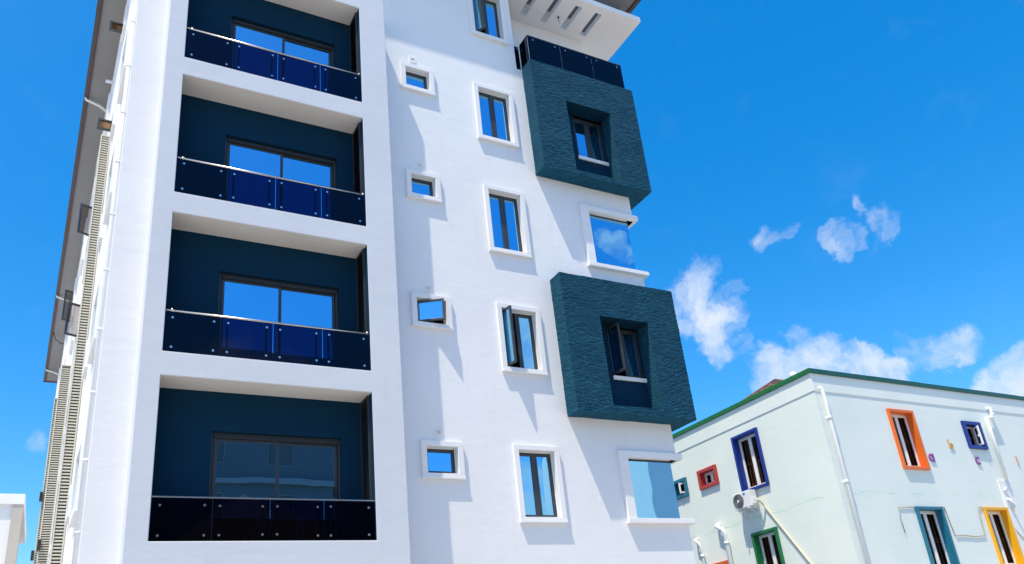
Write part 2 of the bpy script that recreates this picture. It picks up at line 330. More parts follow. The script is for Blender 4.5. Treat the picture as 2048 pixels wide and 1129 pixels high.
small = [('s4', 7.79, 8.735, 5.80, 6.595), ('s3', 7.765, 8.715, 9.17, 9.985), ('s2', 7.81, 8.68, 12.495, 13.275), ('s1', 7.83, 8.725, 15.70, 16.515)]
tall = [('v4', 9.93, 11.08, 4.925, 6.615), ('v3', 9.875, 11.035, 8.32, 10.03), ('v2', 9.85, 11.0, 11.415, 13.315), ('v1', 9.855, 11.03, 14.725, 16.52), ('v0', 9.97, 11.10, 18.25, 20.0)]
BW = .125                                           # width of the window surrounds
def opening(w): return (w[1] + BW, w[2] - BW, w[3] + BW - .01, w[4] - BW + .01)
corner = [(12.93, WX1, 5.03, 6.46), (12.93, WX1, 11.60, 13.20)]
boxes = [dict(z0=13.99, z1=17.52, h0=14.13, h1=16.40, w0=15.0, w1=16.42), dict(z0=7.37, z1=10.90, h0=7.57, h1=9.87, w0=8.52, w1=9.97)]
holes = [opening(w) for w in small + tall] + corner + [(12.95, 13.97, b['w0'], min(b['w1'], b['h1'] - .01)) for b in boxes] + [(3.5, 6.4, FL + 3.3 * k - .3, FL + 3.3 * k + 2.4) for k in range(4)]
MB().wall(FR, WX0, WX1, 0, ZBALC, [h for h in holes if h[3] < ZBALC], depth=.26).build('front_wall', 'white_plaster', apt)
MB().wall(FR, WX0, XTOP, ZBALC, ZROOF, [h for h in holes if h[2] > ZBALC], depth=.26).build('upper_front_wall', 'white_plaster', apt)
# top floor recess behind the roof terrace
tw = MB(); tw.box(XYZ, XTOP - .25, WX1, -1.79, -1.54, ZBALC, ZROOF); tw.box(XYZ, XTOP - .25, XTOP, -1.54, -D2 - .26, ZBALC, ZROOF); tw.build('terrace_wall', 'white_plaster', apt)
tf = MB(); tf.box(XYZ, XTOP, WX1, -1.54, -D2 - .002, ZBALC - .2, ZBALC - .004); tf.build('terrace_floor', 'cream_plaster', apt)
# left side wall with window openings
side_cols = [(1.2, 2.3, 1.0, 2.15, 'A'), (4.05, 4.55, 1.55, 1.97, 'S'), (8.0, 9.1, 1.0, 2.1, 'A'), (10.6, 11.7, 1.0, 2.1, 'A'), (15.5, 16.6, .55, 2.1, 'A'), (20.5, 21.5, .55, 2.1, 'A'), (26., 27., .55, 2.1, 'A'), (31., 32., .55, 2.1, 'A')]
levels = [FL + 3.3 * k for k in range(0, 5)]
sh = []
for c in side_cols:
    for k, z in enumerate(levels): sh.append((c[0], c[1], z + c[2], min(z + c[3], ZROOF - .3), c[4], k))
LEN = (YB - D2) / math.cos(math.atan(SL))
MB().wall(SW, 0, LEN, 0, ZROOF, [h[:4] for h in sh], depth=.2).build('side_wall', 'white_plaster', apt)
MB().wall(RW, D2, YB, 0, ZBALC, [(D2, 1.75, c[2], c[3]) for c in corner], depth=.2).build('right_wall', 'white_plaster', apt)
bk_ = MB(); bk_.box(XYZ, WX1 - .2, WX1, -YB, -1.79, ZBALC, ZROOF); bk_.box(XYZ, WX0 + SL * 35.9 + .2, WX1 - .2, -YB, -YB + .2, 0, ZROOF); bk_.build('rear_wall', 'white_plaster', apt)

# --- balcony bay
bh = [(2.785, 6.57, FL + 3.3 * k, FL + 3.3 * k + 2.845) for k in range(4)]
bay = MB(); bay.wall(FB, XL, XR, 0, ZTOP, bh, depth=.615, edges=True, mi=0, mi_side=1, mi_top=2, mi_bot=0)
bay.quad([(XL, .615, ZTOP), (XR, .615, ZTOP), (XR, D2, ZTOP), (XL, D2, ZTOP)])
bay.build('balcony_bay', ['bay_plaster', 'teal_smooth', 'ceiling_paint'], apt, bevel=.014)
for x in (XL, XR):
    rb = MB(); rb.quad([(x, .6151, 0), (x, D2, 0), (x, D2, ZTOP), (x, .6151, ZTOP)]); rb.build('bay_return', 'white_plaster', apt)
bolt = lambda: MB().tube([(0, .0, 0), (0, -.012, 0), (0, -.016, 0)], .021, 12)
door_top = [2.09, 2.07, 2.06, 2.095]
for k in range(4):
    z0 = FL + 3.3 * k
    FW = F((0, .615, 0), (1, 0, 0), (0, -1, 0))
    dx0, dx1, dz1 = 3.755 + .01 * (k % 2), 6.15, z0 + door_top[k]
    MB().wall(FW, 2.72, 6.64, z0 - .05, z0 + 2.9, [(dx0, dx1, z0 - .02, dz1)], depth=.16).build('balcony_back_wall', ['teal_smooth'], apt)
    # sliding door: two leaves in a dark frame
    dr = MB(); frame_rect(dr, FW, dx0, dx1, z0 - .02, dz1, -.17, -.09, .05, .05, .05); d = dr.build('sliding_door', 'anthracite', apt)
    hd = MB(); hd.box(FW, dx0 + .06, dx1 - .06, -.165, -.06, dz1 - .105, dz1 - .056); hd.build('head_track', 'dark_reveal', d)
    xm = (dx0 + dx1) / 2 - .02
    for (a, b_, n0, side) in ((dx0 + .06, xm + .05, -.13, 0), (xm - .03, dx1 - .06, -.16, 1)):
        lf = MB(); frame_rect(lf, FW, a, b_, z0 + .03, dz1 - .105, n0, n0 + .028, .058 if side == 0 else .054, .045, .06); lf.build('door_leaf', 'anthracite', d)
        pn = MB(); pn.quad([FW(a + .05, n0 + .014, z0 + .06), FW(b_ - .05, n0 + .014, z0 + .06), FW(b_ - .05, n0 + .014, dz1 - .14), FW(a + .05, n0 + .014, dz1 - .14)]); pn.build('pane', 'door_glass', d)
    hn = MB(); hn.box(FW, dx1 - .125, dx1 - .10, -.13, -.10, z0 + .95, z0 + 1.15, 0, .004); hn.build('handle', 'black_rubber', d)
    room(FW, dx0, dx1, z0 - .02, dz1, -.175, d, depth=3.0)
    # dark louvred screen on the right hand jamb
    sc = MB(); frame_rect(sc, F((6.545, 0, 0), (0, 1, 0), (-1, 0, 0)), .14, .612, z0 + .02, z0 + 2.82, -.02, .02, .03, bev=0); s_ = sc.build('jamb_louvre', 'anthracite', apt)
    bp_ = MB(); bp_.box(XYZ, 6.555, 6.563, -.60, -.15, z0 + .04, z0 + 2.8); bp_.build('screen_back', 'black_louvre', s_)
    sl_ = MB(); zz = z0 + .07
    while zz < z0 + 2.78:
        sl_.quad([(6.528, .165, zz), (6.528, .588, zz), (6.552, .588, zz + .045), (6.552, .165, zz + .045)]); zz += .062
    sl_.build('slats', 'black_louvre', s_, kind='stuff')
    # glass balustrade
    hr = .80 if k else .725
    rl = empty('balcony_railing', (4.68, .05, z0)); rl.parent = apt; rl.location = Vector((4.68, .05, z0)) - ORG[apt.name]
    a0, a1 = 2.795, 6.56; pw = (a1 - a0) / 4
    t_ = MB()
    if k: t_.tube([(a0 - .005, .03, z0 + hr), (a1 + .005, .03, z0 + hr)], .021, 14)
    else: t_.box(XYZ, a0 - .005, a1 + .005, -.055, -.005, z0 + hr - .012, z0 + hr + .008, 0, .003)
    t_.build('handrail', 'steel_rail' if k else 'steel', rl)
    if k:
        for xx in (a0 + .10, a1 - .035):
            e_ = MB(); e_.tube([(xx, .03, z0 + hr - .02), (xx, .03, z0 + hr + .045)], .016, 10); e_.build('rail_pin', 'steel', rl)
    for i in range(4):
        p0, p1 = a0 + pw * i + .006, a0 + pw * (i + 1) - .006
        g_ = MB(); g_.box(XYZ, p0, p1, -.036, -.024, z0 + .01, z0 + hr - .022); g_.build('glass_panel', 'rail_glass', rl)
        for xb in (p0 + .115, p1 - .115):
            ps = MB(); ps.box(XYZ, xb - .014, xb + .014, -.085, -.05, z0, z0 + hr - .06, 0, .003); ps.build('post', 'anthracite', rl)
            for zb in (z0 + .10, z0 + hr - .13):
                place('bolt', shared('bolt', bolt, 'steel'), (xb + random.uniform(-.006, .006), .024, zb + random.uniform(-.012, .012)), rl)
    # floor drain lip
# --- window with plaster surround
def window(w, kind, parent, f=FR, openl=0.0, openr=0.0, surround=True, prot=.075, mat='anthracite', gmat='window_glass', curtain=False):
    u0, u1, z0, z1 = w[1:5]
    o0, o1, p0, p1 = u0 + BW, u1 - BW, z0 + BW - .01, z1 - BW + .01
    sr = MB(); frame_rect(sr, f, u0, u1, z0, z1, 0.002, prot, BW, BW - .01, BW - .01, bev=.007)
    sr.box(f, u0 - .004, u1 + .004, prot + .001, prot + .012, z0 - .003, z0 + .045, 0, .003)
    win = sr.build('window', 'white_trim', parent)
    fn0, fn1 = -.17, -.10; fw = .036
    fr = MB(); frame_rect(fr, f, o0, o1, p0, p1, fn0, fn1, fw); mid = (o0 + o1) / 2
    if kind == 'two': fr.box(f, mid - .028, mid + .028, fn0, fn1, p0 + fw, p1 - fw, 0, .003)
    fr.build('frame', mat, win)
    gk = MB(); frame_rect(gk, f, o0 + .0, o1 - .0, p0, p1, fn1, fn1 + .004, .012, bev=0); gk.build('sealant', 'white_trim', win)
    cells = [(o0 + fw, mid - .028, openl, -1), (mid + .028, o1 - fw, openr, 1)] if kind == 'two' else [(o0 + fw, o1 - fw, openl, -1)]
    for a, b_, op, hs in cells:
        hinge = a if hs < 0 else b_; wdt = b_ - a; c, d = p0 + fw, p1 - fw
        ang = op
        # sash face: local u along the sash from the hinge
        du = f.u * math.cos(ang) * (1 if hs < 0 else -1) + f.n * math.sin(ang)
        dn = (f.n * math.cos(ang) + f.u * (-math.sin(ang) if hs < 0 else math.sin(ang)))
        g = F(f(hinge, fn1 - .02 if not op else fn1 + .01, 0), du, dn)
        sa = MB(); frame_rect(sa, g, .0, wdt, c, d, -.03, .025, .046); sa.build('sash', mat, win)
        pn = MB(); pn.box(g, .04, wdt - .04, -.006, .002, c + .04, d - .04) if op else pn.quad([g(.04, 0, c + .04), g(wdt - .04, 0, c + .04), g(wdt - .04, 0, d - .04), g(.04, 0, d - .04)])
        pn.build('pane', gmat, win)
        if op:
            hh = MB(); hh.box(g, wdt - .045, wdt - .02, -.06, -.03, (c + d) / 2 - .06, (c + d) / 2 + .06, 0, .003); hh.build('handle', 'black_rubber', win)
    room(f, o0, o1, p0, p1, -.26 if f is FR else -.2, win)
    return win
for w in small: window(w, 'one', apt, openl=math.radians(32) if w[0] == 's3' else 0)
for w in tall: window(w, 'two', apt, openl={'v3': math.radians(80), 'v0': math.radians(62)}.get(w[0], 0))
# vents above the small windows
for x0, x1, z0, z1 in ((8.10, 8.27, 16.64, 16.80), (8.11, 8.26, 13.41, 13.56), (8.13, 8.28, 10.08, 10.23), (8.14, 8.30, 6.72, 6.88)):
    v_ = MB(); frame_rect(v_, FR, x0, x1, z0, z1, .002, .022, .035, bev=.003); vv = v_.build('vent', 'white_trim', apt)
    gq = MB(); gq.box(FR, x0 + .035, x1 - .035, .002, .008, z0 + .035, z1 - .035)
    gq.build('grille_back', 'vent_grey', vv)
    gs = MB()
    for i in range(4): gs.box(FR, x0 + .036, x1 - .036, .009, .014, z0 + .045 + i * .02, z0 + .053 + i * .02)
    gs.build('grille_bars', 'white_trim', vv, kind='stuff')

# --- teal window boxes that wrap the right hand corner
BX0, BX1, BY = 11.473, 14.909, D2 - .457
def wobble(bm, amp=.008):
    for v in bm.verts:
        p = v.co * 2.3; v.co += Vector((noise.noise(p), noise.noise(p + Vector((9, 2, 5))), noise.noise(p + Vector((3, 8, 1))))) * amp
for b in boxes:
    FX = F((0, BY, 0), (1, 0, 0), (0, -1, 0)); mb = MB()
    hx0, hx1 = 12.475, 13.935; dep = .457
    n, nzr = 96, 150
    us = sorted({BX0 + (BX1 - BX0) * i / n for i in range(n + 1)} | {hx0, hx1}); zs = sorted({b['z0'] + (b['z1'] - b['z0']) * i / nzr for i in range(nzr + 1)} | {b['h0'], b['h1']})
    V = {}
    def vv(x, y, z):
        k = (round(x, 4), round(y, 4), round(z, 4))
        if k not in V: V[k] = mb.bm.verts.new((x, y, z))
        return V[k]
    inh = lambda x, z: hx0 < x < hx1 and b['h0'] < z < b['h1']
    for a, c in zip(us, us[1:]):
        for d, e in zip(zs, zs[1:]):
            if not inh((a + c) / 2, (d + e) / 2): mb.bm.faces.new((vv(a, BY, d), vv(c, BY, d), vv(c, BY, e), vv(a, BY, e)))
    ys = [BY + i * .1 for i in range(0, 10)] + [1.15]
    yl = [y for y in ys if y < D2 - .03] + [D2 - .002]
    for d, e in zip(zs, zs[1:]):
        for y, y2 in zip(yl, yl[1:]): mb.bm.faces.new((vv(BX0, y, d), vv(BX0, y, e), vv(BX0, y2, e), vv(BX0, y2, d)))
        for y, y2 in zip(ys, ys[1:]): mb.bm.faces.new((vv(BX1, y, d), vv(BX1, y, e), vv(BX1, y2, e), vv(BX1, y2, d)))
        mb.bm.faces.new((vv(BX1, 1.15, d), vv(BX1, 1.15, e), vv(WX1, 1.15, e), vv(WX1, 1.15, d)))
        if b['h0'] <= (d + e) / 2 <= b['h1']:
            for x in (hx0, hx1):
                for y, y2 in zip(yl, yl[1:]): mb.bm.faces.new((vv(x, y, d), vv(x, y, e), vv(x, y2, e), vv(x, y2, d))).material_index = 1 if x == hx0 else 0
    for a, c in zip(us, us[1:]):
        for z in (b['z0'], b['z1'], b['h0'], b['h1']):
            if z in (b['h0'], b['h1']) and not (hx0 < (a + c) / 2 < hx1): continue
            for y, y2 in zip(yl, yl[1:]):
                fc = mb.bm.faces.new((vv(a, y, z), vv(c, y, z), vv(c, y2, z), vv(a, y2, z)))
                if z in (b['h0'], b['h1']): fc.material_index = 1
    for z in (b['z0'], b['z1']):
        for y, y2 in zip([D2 - .002] + ys[5:], ys[5:]):
            mb.bm.faces.new((vv(WX1 + .002, y, z), vv(BX1, y, z), vv(BX1, y2, z), vv(WX1 + .002, y2, z)))
    bmesh.ops.remove_doubles(mb.bm, verts=mb.bm.verts, dist=.002)
    wobble(mb.bm)
    for v in mb.bm.verts:                           # hand combed render: short raised strokes
        p = v.co; q = Vector((p.x + p.y, p.z * 1.0, 0)); wq = noise.noise(q * 1.7) * .5
        d = noise.noise(Vector(((p.x + p.y) * 5.5 + wq, (p.z + wq * .3) * 24, 3))) + .6 * noise.noise(Vector(((p.x + p.y) * 9, (p.z + wq * .35) * 37, 9)))
        d = max(-.5, min(.6, d * 1.4)) * .0075
        if p.y < BY + .03: p.y -= d
        if p.x < BX0 + .03: p.x -= d
        if abs(p.x - BX1) < .03: p.x += d
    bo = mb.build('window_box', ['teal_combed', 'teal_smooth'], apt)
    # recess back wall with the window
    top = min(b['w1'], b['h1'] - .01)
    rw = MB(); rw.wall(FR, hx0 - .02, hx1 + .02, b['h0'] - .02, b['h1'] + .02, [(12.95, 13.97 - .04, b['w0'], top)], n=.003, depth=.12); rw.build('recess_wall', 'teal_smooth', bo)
    wn_ = MB(); frame_rect(wn_, FR, 12.95, 13.93, b['w0'], top, -.13, -.07, .045); ww = wn_.build('window', 'anthracite', apt)
    mid = 13.44
    md = MB(); md.box(FR, mid - .03, mid + .03, -.13, -.07, b['w0'] + .045, top - .045, 0, .003); md.build('mullion', 'anthracite', ww)
    sl = MB(); sl.box(FR, 12.93, 14.0 - .07, .004, .05, b['w0'] - .105, b['w0'] - .003, 0, .006); sl.build('sill', 'white_trim', ww)
    lower = b is boxes[1]
    for a, c, op in ((12.995, mid - .03, math.radians(78) if lower else 0), (mid + .03, 13.885, 0)):
        g = F(FR(a, -.09 if not op else -.06, 0), FR.u * math.cos(op) + FR.n * math.sin(op), FR.n * math.cos(op) - FR.u * math.sin(op)); wd = c - a
        sa = MB(); frame_rect(sa, g, 0, wd, b['w0'] + .045, top - .045, -.025, .025, .05); sa.build('sash', 'anthracite', ww)
        pn = MB(); pn.quad([g(.045, 0, b['w0'] + .09), g(wd - .045, 0, b['w0'] + .09), g(wd - .045, 0, top - .09), g(.045, 0, top - .09)]); pn.build('pane', 'window_glass', ww)
    room(FR, 12.95, 13.93, b['w0'], top, -.262, ww, pad=.2)

# --- corner windows
for i, (x0, x1, z0, z1) in enumerate(corner):
    cx, cy = 14.29, D2 + .06
    P_ = .10
    sr = MB()
    sr.box(FR, 12.70, 12.93, .002, P_, z0, z1, 0, .006)
    sr.box(FR, 12.70, WX1 + P_, .002, P_, z1, z1 + .15, 0, .006); sr.box(FR, 12.68, WX1 + P_ + .02, .002, P_ + .02, z0 - .11, z0, 0, .006)
    sr.box(RW, D2 - .001, 1.90, .002, P_, z1, z1 + .15, 0, .006); sr.box(RW, D2 - .001, 1.90, .002, P_ + .02, z0 - .11, z0, 0, .006)
    sr.box(RW, 1.75, 1.90, .002, P_, z0, z1, 0, .006)
    cw = sr.build('corner_window', 'white_trim', apt)
    fr = MB(); fr.box(FR, 12.93, cx + .02, -.12, -.06, z1 - .055, z1, 0, .003); fr.box(RW, cy + .06, 1.75, cx - WX1 - .04, cx - WX1 + .02, z1 - .055, z1, 0, .003)
    fr.box(FR, 12.93, cx + .02, -.12, -.06, z0, z0 + .02); fr.box(FR, 12.93, 12.955, -.12, -.06, z0 + .02, z1 - .055)
    fr.build('frame', 'anthracite', cw)
    pa = MB(); pa.quad([(12.95, cy, z0 + .01), (cx, cy, z0 + .01), (cx, cy, z1 - .04), (12.95, cy, z1 - .04)]); pa.build('pane', 'window_glass', cw)
    pb = MB(); pb.quad([(cx, cy + .001, z0 + .01), (cx, 1.75, z0 + .01), (cx, 1.75, z1 - .04), (cx, cy + .001, z1 - .04)]); pb.build('pane', 'window_glass', cw)
    rm = MB(); A, Bq, cc, dd = 12.6, 14.2, z0 - .01, z1 + .01; e = 1.9
    rm.quad([(A, e, cc), (Bq, e, cc), (Bq, e, dd), (A, e, dd)]); rm.quad([(A, D2 + .26, cc), (A, e, cc), (A, e, dd), (A, D2 + .26, dd)])
    rm.quad([(A, D2 + .1, z0 - .012), (WX1 - .02, D2 + .1, z0 - .012), (WX1 - .02, e, z0 - .012), (A, e, z0 - .012)]); rm.quad([(A, D2 + .1, dd), (WX1 - .02, D2 + .1, dd), (WX1 - .02, e, dd), (A, e, dd)])
    rm.build('room_interior', 'room_grey', cw)

# --- terrace railing on the upper box
ZB = boxes[0]['z1']; RY = BY + .05
tr = empty('terrace_railing', (13, RY, ZB)); tr.parent = apt; tr.location = Vector((13, RY, ZB)) - ORG[apt.name]
rx0, rx1, rh = 11.51, 14.70, .87
def gp(f, u0, u1, z0, z1, n=0): g_ = MB(); g_.box(f, u0, u1, n, n + .012, z0, z1); return g_.build('glass_panel', 'rail_glass', tr)
FT = F((0, RY, 0), (1, 0, 0), (0, -1, 0)); pw = (rx1 - rx0) / 3
for i in range(3):
    gp(FT, rx0 + pw * i + .006, rx0 + pw * (i + 1) - .006, ZB + .0, ZB + rh)
    for xb in (rx0 + pw * i + .17, rx0 + pw * (i + 1) - .17):
        place('bolt', shared('bolt', bolt, 'steel'), (xb, RY - .013, ZB + rh - .1), tr)
        ps = MB(); ps.box(FT, xb - .02, xb + .02, -.06, -.02, ZB, ZB + rh - .06, 0, .003); ps.build('post', 'anthracite', tr)
tt = MB(); tt.box(FT, rx0, rx1, -.012, .024, ZB + rh, ZB + rh + .03, 0, .003)
tt.box(F((rx1, 0, 0), (0, 1, 0), (1, 0, 0)), RY + .02, 2.6, -.012, .02, ZB + rh, ZB + rh + .03, 0, .003); tt.box(F((rx0, 0, 0), (0, 1, 0), (1, 0, 0)), RY + .02, D2, -.012, .02, ZB + rh, ZB + rh + .03, 0, .003)
tt.build('top_rail', 'anthracite', tr)
gp(F((rx0, 0, 0), (0, 1, 0), (-1, 0, 0)), RY + .01, D2 + .02, ZB, ZB + rh); gp(F((rx1, 0, 0), (0, 1, 0), (1, 0, 0)), RY + .01, 1.15, ZB, ZB + rh); gp(F((rx1, 0, 0), (0, 1, 0), (1, 0, 0)), 1.16, 2.6, ZB, ZB + rh)
gp(FR, XTOP + .01, rx0 - .05, ZBALC, ZBALC + .84, -.03)
place('bolt', shared('bolt', bolt, 'steel'), (XTOP + .11, D2 + .012, ZBALC + .74), tr)
# floor of terrace on top of the box
bt = MB(); bt.box(XYZ, BX0 + .03, BX1 - .03, -D2 + .004, -BY - .03, ZB + .002, ZB + .006); bt.build('terrace_coping', 'teal_smooth', apt)

# --- concrete canopy with slots over the terrace
ZS, TS = 20.38, .18
sx = [(12.05, 12.27), (12.77, 12.99), (13.49, 13.715), (14.20, 14.43)]; sy = (.34, 1.29)
FC = [XTOP + .002] + [c for s in sx for c in s] + [15.72]; FYs = [.09, sy[0], sy[1], 4.5]
cb = MB(); V = {}
def cv(x, y, z):
    k = (x, y, z)
    if k not in V: V[k] = cb.bm.verts.new(k)
    return V[k]
def slot(i, j): return j == 1 and i % 2 == 1
for i in range(len(FC) - 1):
    for j in range(3):
        if slot(i, j): continue
        a, c, d, e = FC[i], FC[i + 1], FYs[j], FYs[j + 1]
        cb.bm.faces.new((cv(a, d, ZS), cv(c, d, ZS), cv(c, e, ZS), cv(a, e, ZS))); cb.bm.faces.new((cv(a, d, ZS + TS), cv(c, d, ZS + TS), cv(c, e, ZS + TS), cv(a, e, ZS + TS)))
        for (p, q, ii, jj) in (((a, d), (a, e), i - 1, j), ((c, d), (c, e), i + 1, j), ((a, d), (c, d), i, j - 1), ((a, e), (c, e), i, j + 1)):
            if 0 <= ii < len(FC) - 1 and 0 <= jj < 3 and not slot(ii, jj): continue
            cb.bm.faces.new((cv(*p, ZS), cv(*q, ZS), cv(*q, ZS + TS), cv(*p, ZS + TS)))
cb.build('terrace_canopy', 'white_trim', apt, bevel=.008)
hk = MB(); hk.tube([(13.22, .92, ZS - .001), (13.22, .92, ZS - .035)], .03, 10); hk.tube([(13.22, .92, ZS - .03), (13.23, .94, ZS - .12), (13.25, .95, ZS - .2)], .006, 6); hk.build('lamp_rose', 'black_rubber', apt)
dp = MB(); dp.tube([(15.35, .62, ZS + TS), (15.35, .62, ZROOF)], .05, 12); dp.build('canopy_post', 'gutter_brown', apt)

# --- roof: eaves, gutters, hipped tiles
EY, EXR, EL = D2 - .66, 15.72, .62
def sidex(y): return WX0 + SL * (y - D2)
ring_out = [(sidex(EY) - EL, EY), (EXR, EY), (EXR, YB + .6), (sidex(YB + .6) - EL, YB + .6)]
MB().prism(ring_out, ZROOF, ZROOF + .06).build('eave_soffit', 'soffit_board', apt)
gt = MB()
def edge_strip(p, q, w0, w1, z0, z1, mb):
    p, q = Vector((*p, 0)), Vector((*q, 0)); d = (q - p).normalized(); nn = Vector((d.y, -d.x, 0))
    mb.box(F(p, d, nn), -w1, (q - p).length + w1, w0, w1, z0, z1)
red = MB(); pairs = list(zip(ring_out, ring_out[1:] + ring_out[:1]))
for p, q in pairs: edge_strip(p, q, .002, .115, ZROOF - .03, ZROOF + .20, gt)
gt.build('gutter', 'gutter_brown', apt)
for p, q in pairs: edge_strip(p, q, -.03, .001, ZROOF - .045, ZROOF + .14, red)
red.build('fascia_board', 'fascia_red', apt)
rp = MB(); z1 = ZROOF + .14; ym0, ym1, xm = EY + 7.2, YB + .6 - 7.2, 8.2; zt = z1 + 3.4
o0, o1, o2, o3 = [Vector((p[0], p[1], z1)) for p in ring_out]; a_, b_ = Vector((xm, ym0, zt)), Vector((xm - .6, ym1, zt))
rp.quad([o0, o1, a_]) if False else None
for pts in ([o0, o1, a_], [o1, o2, b_, a_], [o2, o3, b_], [o3, o0, a_, b_]): rp.bm.faces.new([rp.bm.verts.new(p) for p in pts])
rp.build('roof', 'brown_tile', apt)
# gutter outlets and stub pipes under the left eave
for y in (10.7, 25.7, 35.2):
    x_ = sidex(y); op = MB(); op.tube([(x_ - EL - .06, y, ZROOF - .02), (x_ - EL - .03, y, ZROOF - .11), (x_ - EL * .4, y + .1, ZROOF - .16), (x_ + .02, y + .2, ZROOF - .28)], .045, 10); op.build('gutter_outlet', 'white_pipe', apt)
st = MB(); st.tube([(sidex(8.4) + .01, 8.4, 20.2), (sidex(8.4) - .22, 8.4, 20.2)], .05, 10); st.build('overflow_pipe', 'white_pipe', apt)
cbk = MB(); cbk.tube([(sidex(30) - EL + .02, 30, ZROOF - .05), (sidex(30) - .45, 30.2, ZROOF - .35), (sidex(30) - .2, 30.4, ZROOF - .45), (sidex(30), 30.5, ZROOF - .40)], .02, 6); cbk.build('cable', 'black_rubber', apt)

# --- left side wall: windows, open sashes, rain pipe, louvred screens
for (u0, u1, z0, z1, kd, k) in sh:
    prot = .09 if kd == 'A' else .07; bw = .12
    sr = MB(); frame_rect(sr, SW, u0 - bw, u1 + bw, z0 - bw, z1 + bw, .002, prot, bw, bev=0); w_ = sr.build('side_window', 'white_trim', apt)
    fr = MB(); frame_rect(fr, SW, u0, u1, z0, z1, -.14, -.08, .05, bev=0); fr.build('frame', 'anthracite', w_)
    op = (kd == 'S' and k >= 3) or (kd == 'A' and ((round(u0, 1), k) in ((8.0, 2), (8.0, 3), (20.5, 4))))
    if op:
        ang = math.radians(88 if kd == 'S' else 70); wd = u1 - u0 - .1 if kd == 'S' else (u1 - u0) / 2 - .05
        g = F(SW(u1 - .05, -.02, 0), -SW.u * math.cos(ang) + SW.n * math.sin(ang), SW.n * math.cos(ang) + SW.u * math.sin(ang))
        sa = MB(); frame_rect(sa, g, 0, wd, z0 + .05, z1 - .05, -.025, .025, .05, bev=0); sa.build('sash', 'teal_paint' if False else 'anthracite', w_)
        pn = MB(); pn.quad([g(.04, 0, z0 + .09), g(wd - .04, 0, z0 + .09), g(wd - .04, 0, z1 - .09), g(.04, 0, z1 - .09)]); pn.build('pane', 'warm_reflection_glass' if kd == 'S' else 'clear_glass', w_)
    else:
        md = MB(); md.box(SW, (u0 + u1) / 2 - .03, (u0 + u1) / 2 + .03, -.13, -.085, z0 + .05, z1 - .05); md.build('mullion', 'anthracite', w_)
    pn = MB(); pn.quad([SW(u0 + .04, -.12, z0 + .04), SW(u1 - .04, -.12, z0 + .04), SW(u1 - .04, -.12, z1 - .04), SW(u0 + .04, -.12, z1 - .04)]); pn.build('pane', 'window_glass', w_)
pp = MB(); px_, py_ = WX0 - .055, D2 + .24; pp.tube([(px_, py_, 0), (px_, py_, ZROOF)], .038, 14); rain = pp.build('rain_pipe', 'white_pipe', apt)
z = 1.1
while z < ZROOF - .3:
    c_ = MB(); c_.tube([(px_, py_, z), (px_, py_, z + .03)], .047, 14); c_.box(XYZ, px_, px_ + .06, -py_ - .02, -py_ + .02, z, z + .03); c_.build('pipe_clip', 'white_pipe', rain); z += 1.22
def screen(y, x0, x1, top, parts):
    FSc = F((0, y, 0), (1, 0, 0), (0, -1, 0)); fr = MB(); frame_rect(fr, FSc, x0, x1, .02, top, -.02, .03, .032, bev=0)
    fr.box(FSc, x0, x0 + .03, -.55, -.02, .02, top); o = fr.build('louvre_screen', 'cream_slat', apt)
    bk2 = MB(); bk2.box(FSc, x0 + .03, x1, -.06, -.05, .02, top); bk2.build('screen_back', 'louvre_back', o)
    sl = MB(); z = .1
    while z < top - .08:
        sl.box(FSc, x0 + .033, x1 - .033, -.018, .018, z, z + .034); z += .074
    sl.build('slats', 'cream_slat', o, kind='stuff')
screen(6.0, 1.425, 1.66, 16.40, 1); screen(14.0, 1.06, 1.36, 12.98, 1); screen(17.0, .925, 1.28, 12.9, 1)
for (x, y, z) in ((1.10, 13.9, 7.15), (.93, 16.9, 9.35), (.92, 16.9, 6.6), (.90, 16.9, 7.4)):
    b_ = MB(); b_.box(XYZ, x - .07, x + .02, -y - .06, -y + .02, z - .16, z + .16, 0, .01); b_.build('screen_bracket', 'bracket_dark', apt)

# ================================================================= MINT BUILDING
GX, GY = 21.626, 2.021; GX1, GY1 = 37.5, 14.0; GZ = 9.98
mint = empty('mint_building', (GX, GY, 0), 'pale mint three storey building with green roof edge and coloured window frames', 'building')
ML = F((GX, 0, 0), (0, 1, 0), (-1, 0, 0)); MR = F((0, GY, 0), (1, 0, 0), (0, -1, 0))
Lw = [('blue', 4.615, 5.835, 7.10, 9.06, 'blue_paint', 'tall'), ('red', 6.855, 7.83, 7.735, 8.425, 'red_paint', 'small'), ('teal', 8.50, 9.28, 7.725, 8.415, 'teal_paint', 'open'),
      ('green', 4.715, 5.84, 3.81, 5.77, 'green_paint', 'tall'), ('coral', 7.09, 8.07, 4.48, 5.165, 'coral_paint', 'small')]
Rw = [('orange', 24.82, 26.085, 7.02, 9.035, 'orange_paint', 'tall'), ('navy', 28.65, 29.66, 7.88, 8.87, 'blue_paint', 'ajar'), ('teal', 24.80, 26.10, 3.83, 5.81, 'teal_paint', 'tall'),
      ('yellow', 28.28, 29.57, 3.86, 5.84, 'yellow_paint', 'tall')]
ZG = 9.39
MB().wall(ML, GY, GY1, 0, ZG, [w[1:5] for w in Lw], depth=.34).build('left_wall', 'mint_plaster', mint)
MB().wall(MR, GX, GX1, 0, ZG, [w[1:5] for w in Rw], depth=.34).build('front_wall', 'mint_plaster', mint)
pb = MB(); pb.prism([(GX - .022, GY - .022), (GX1, GY - .022), (GX1, GY1), (GX - .022, GY1)], ZG, GZ); pb.build('parapet', 'mint_band', mint, bevel=.01)
bw_ = MB(); bw_.box(XYZ, GX1 - .2, GX1, -GY1, -GY - .01, 0, ZG); bw_.box(XYZ, GX, GX1 - .2, -GY1, -GY1 + .2, 0, ZG); bw_.build('rear_wall', 'mint_plaster', mint)
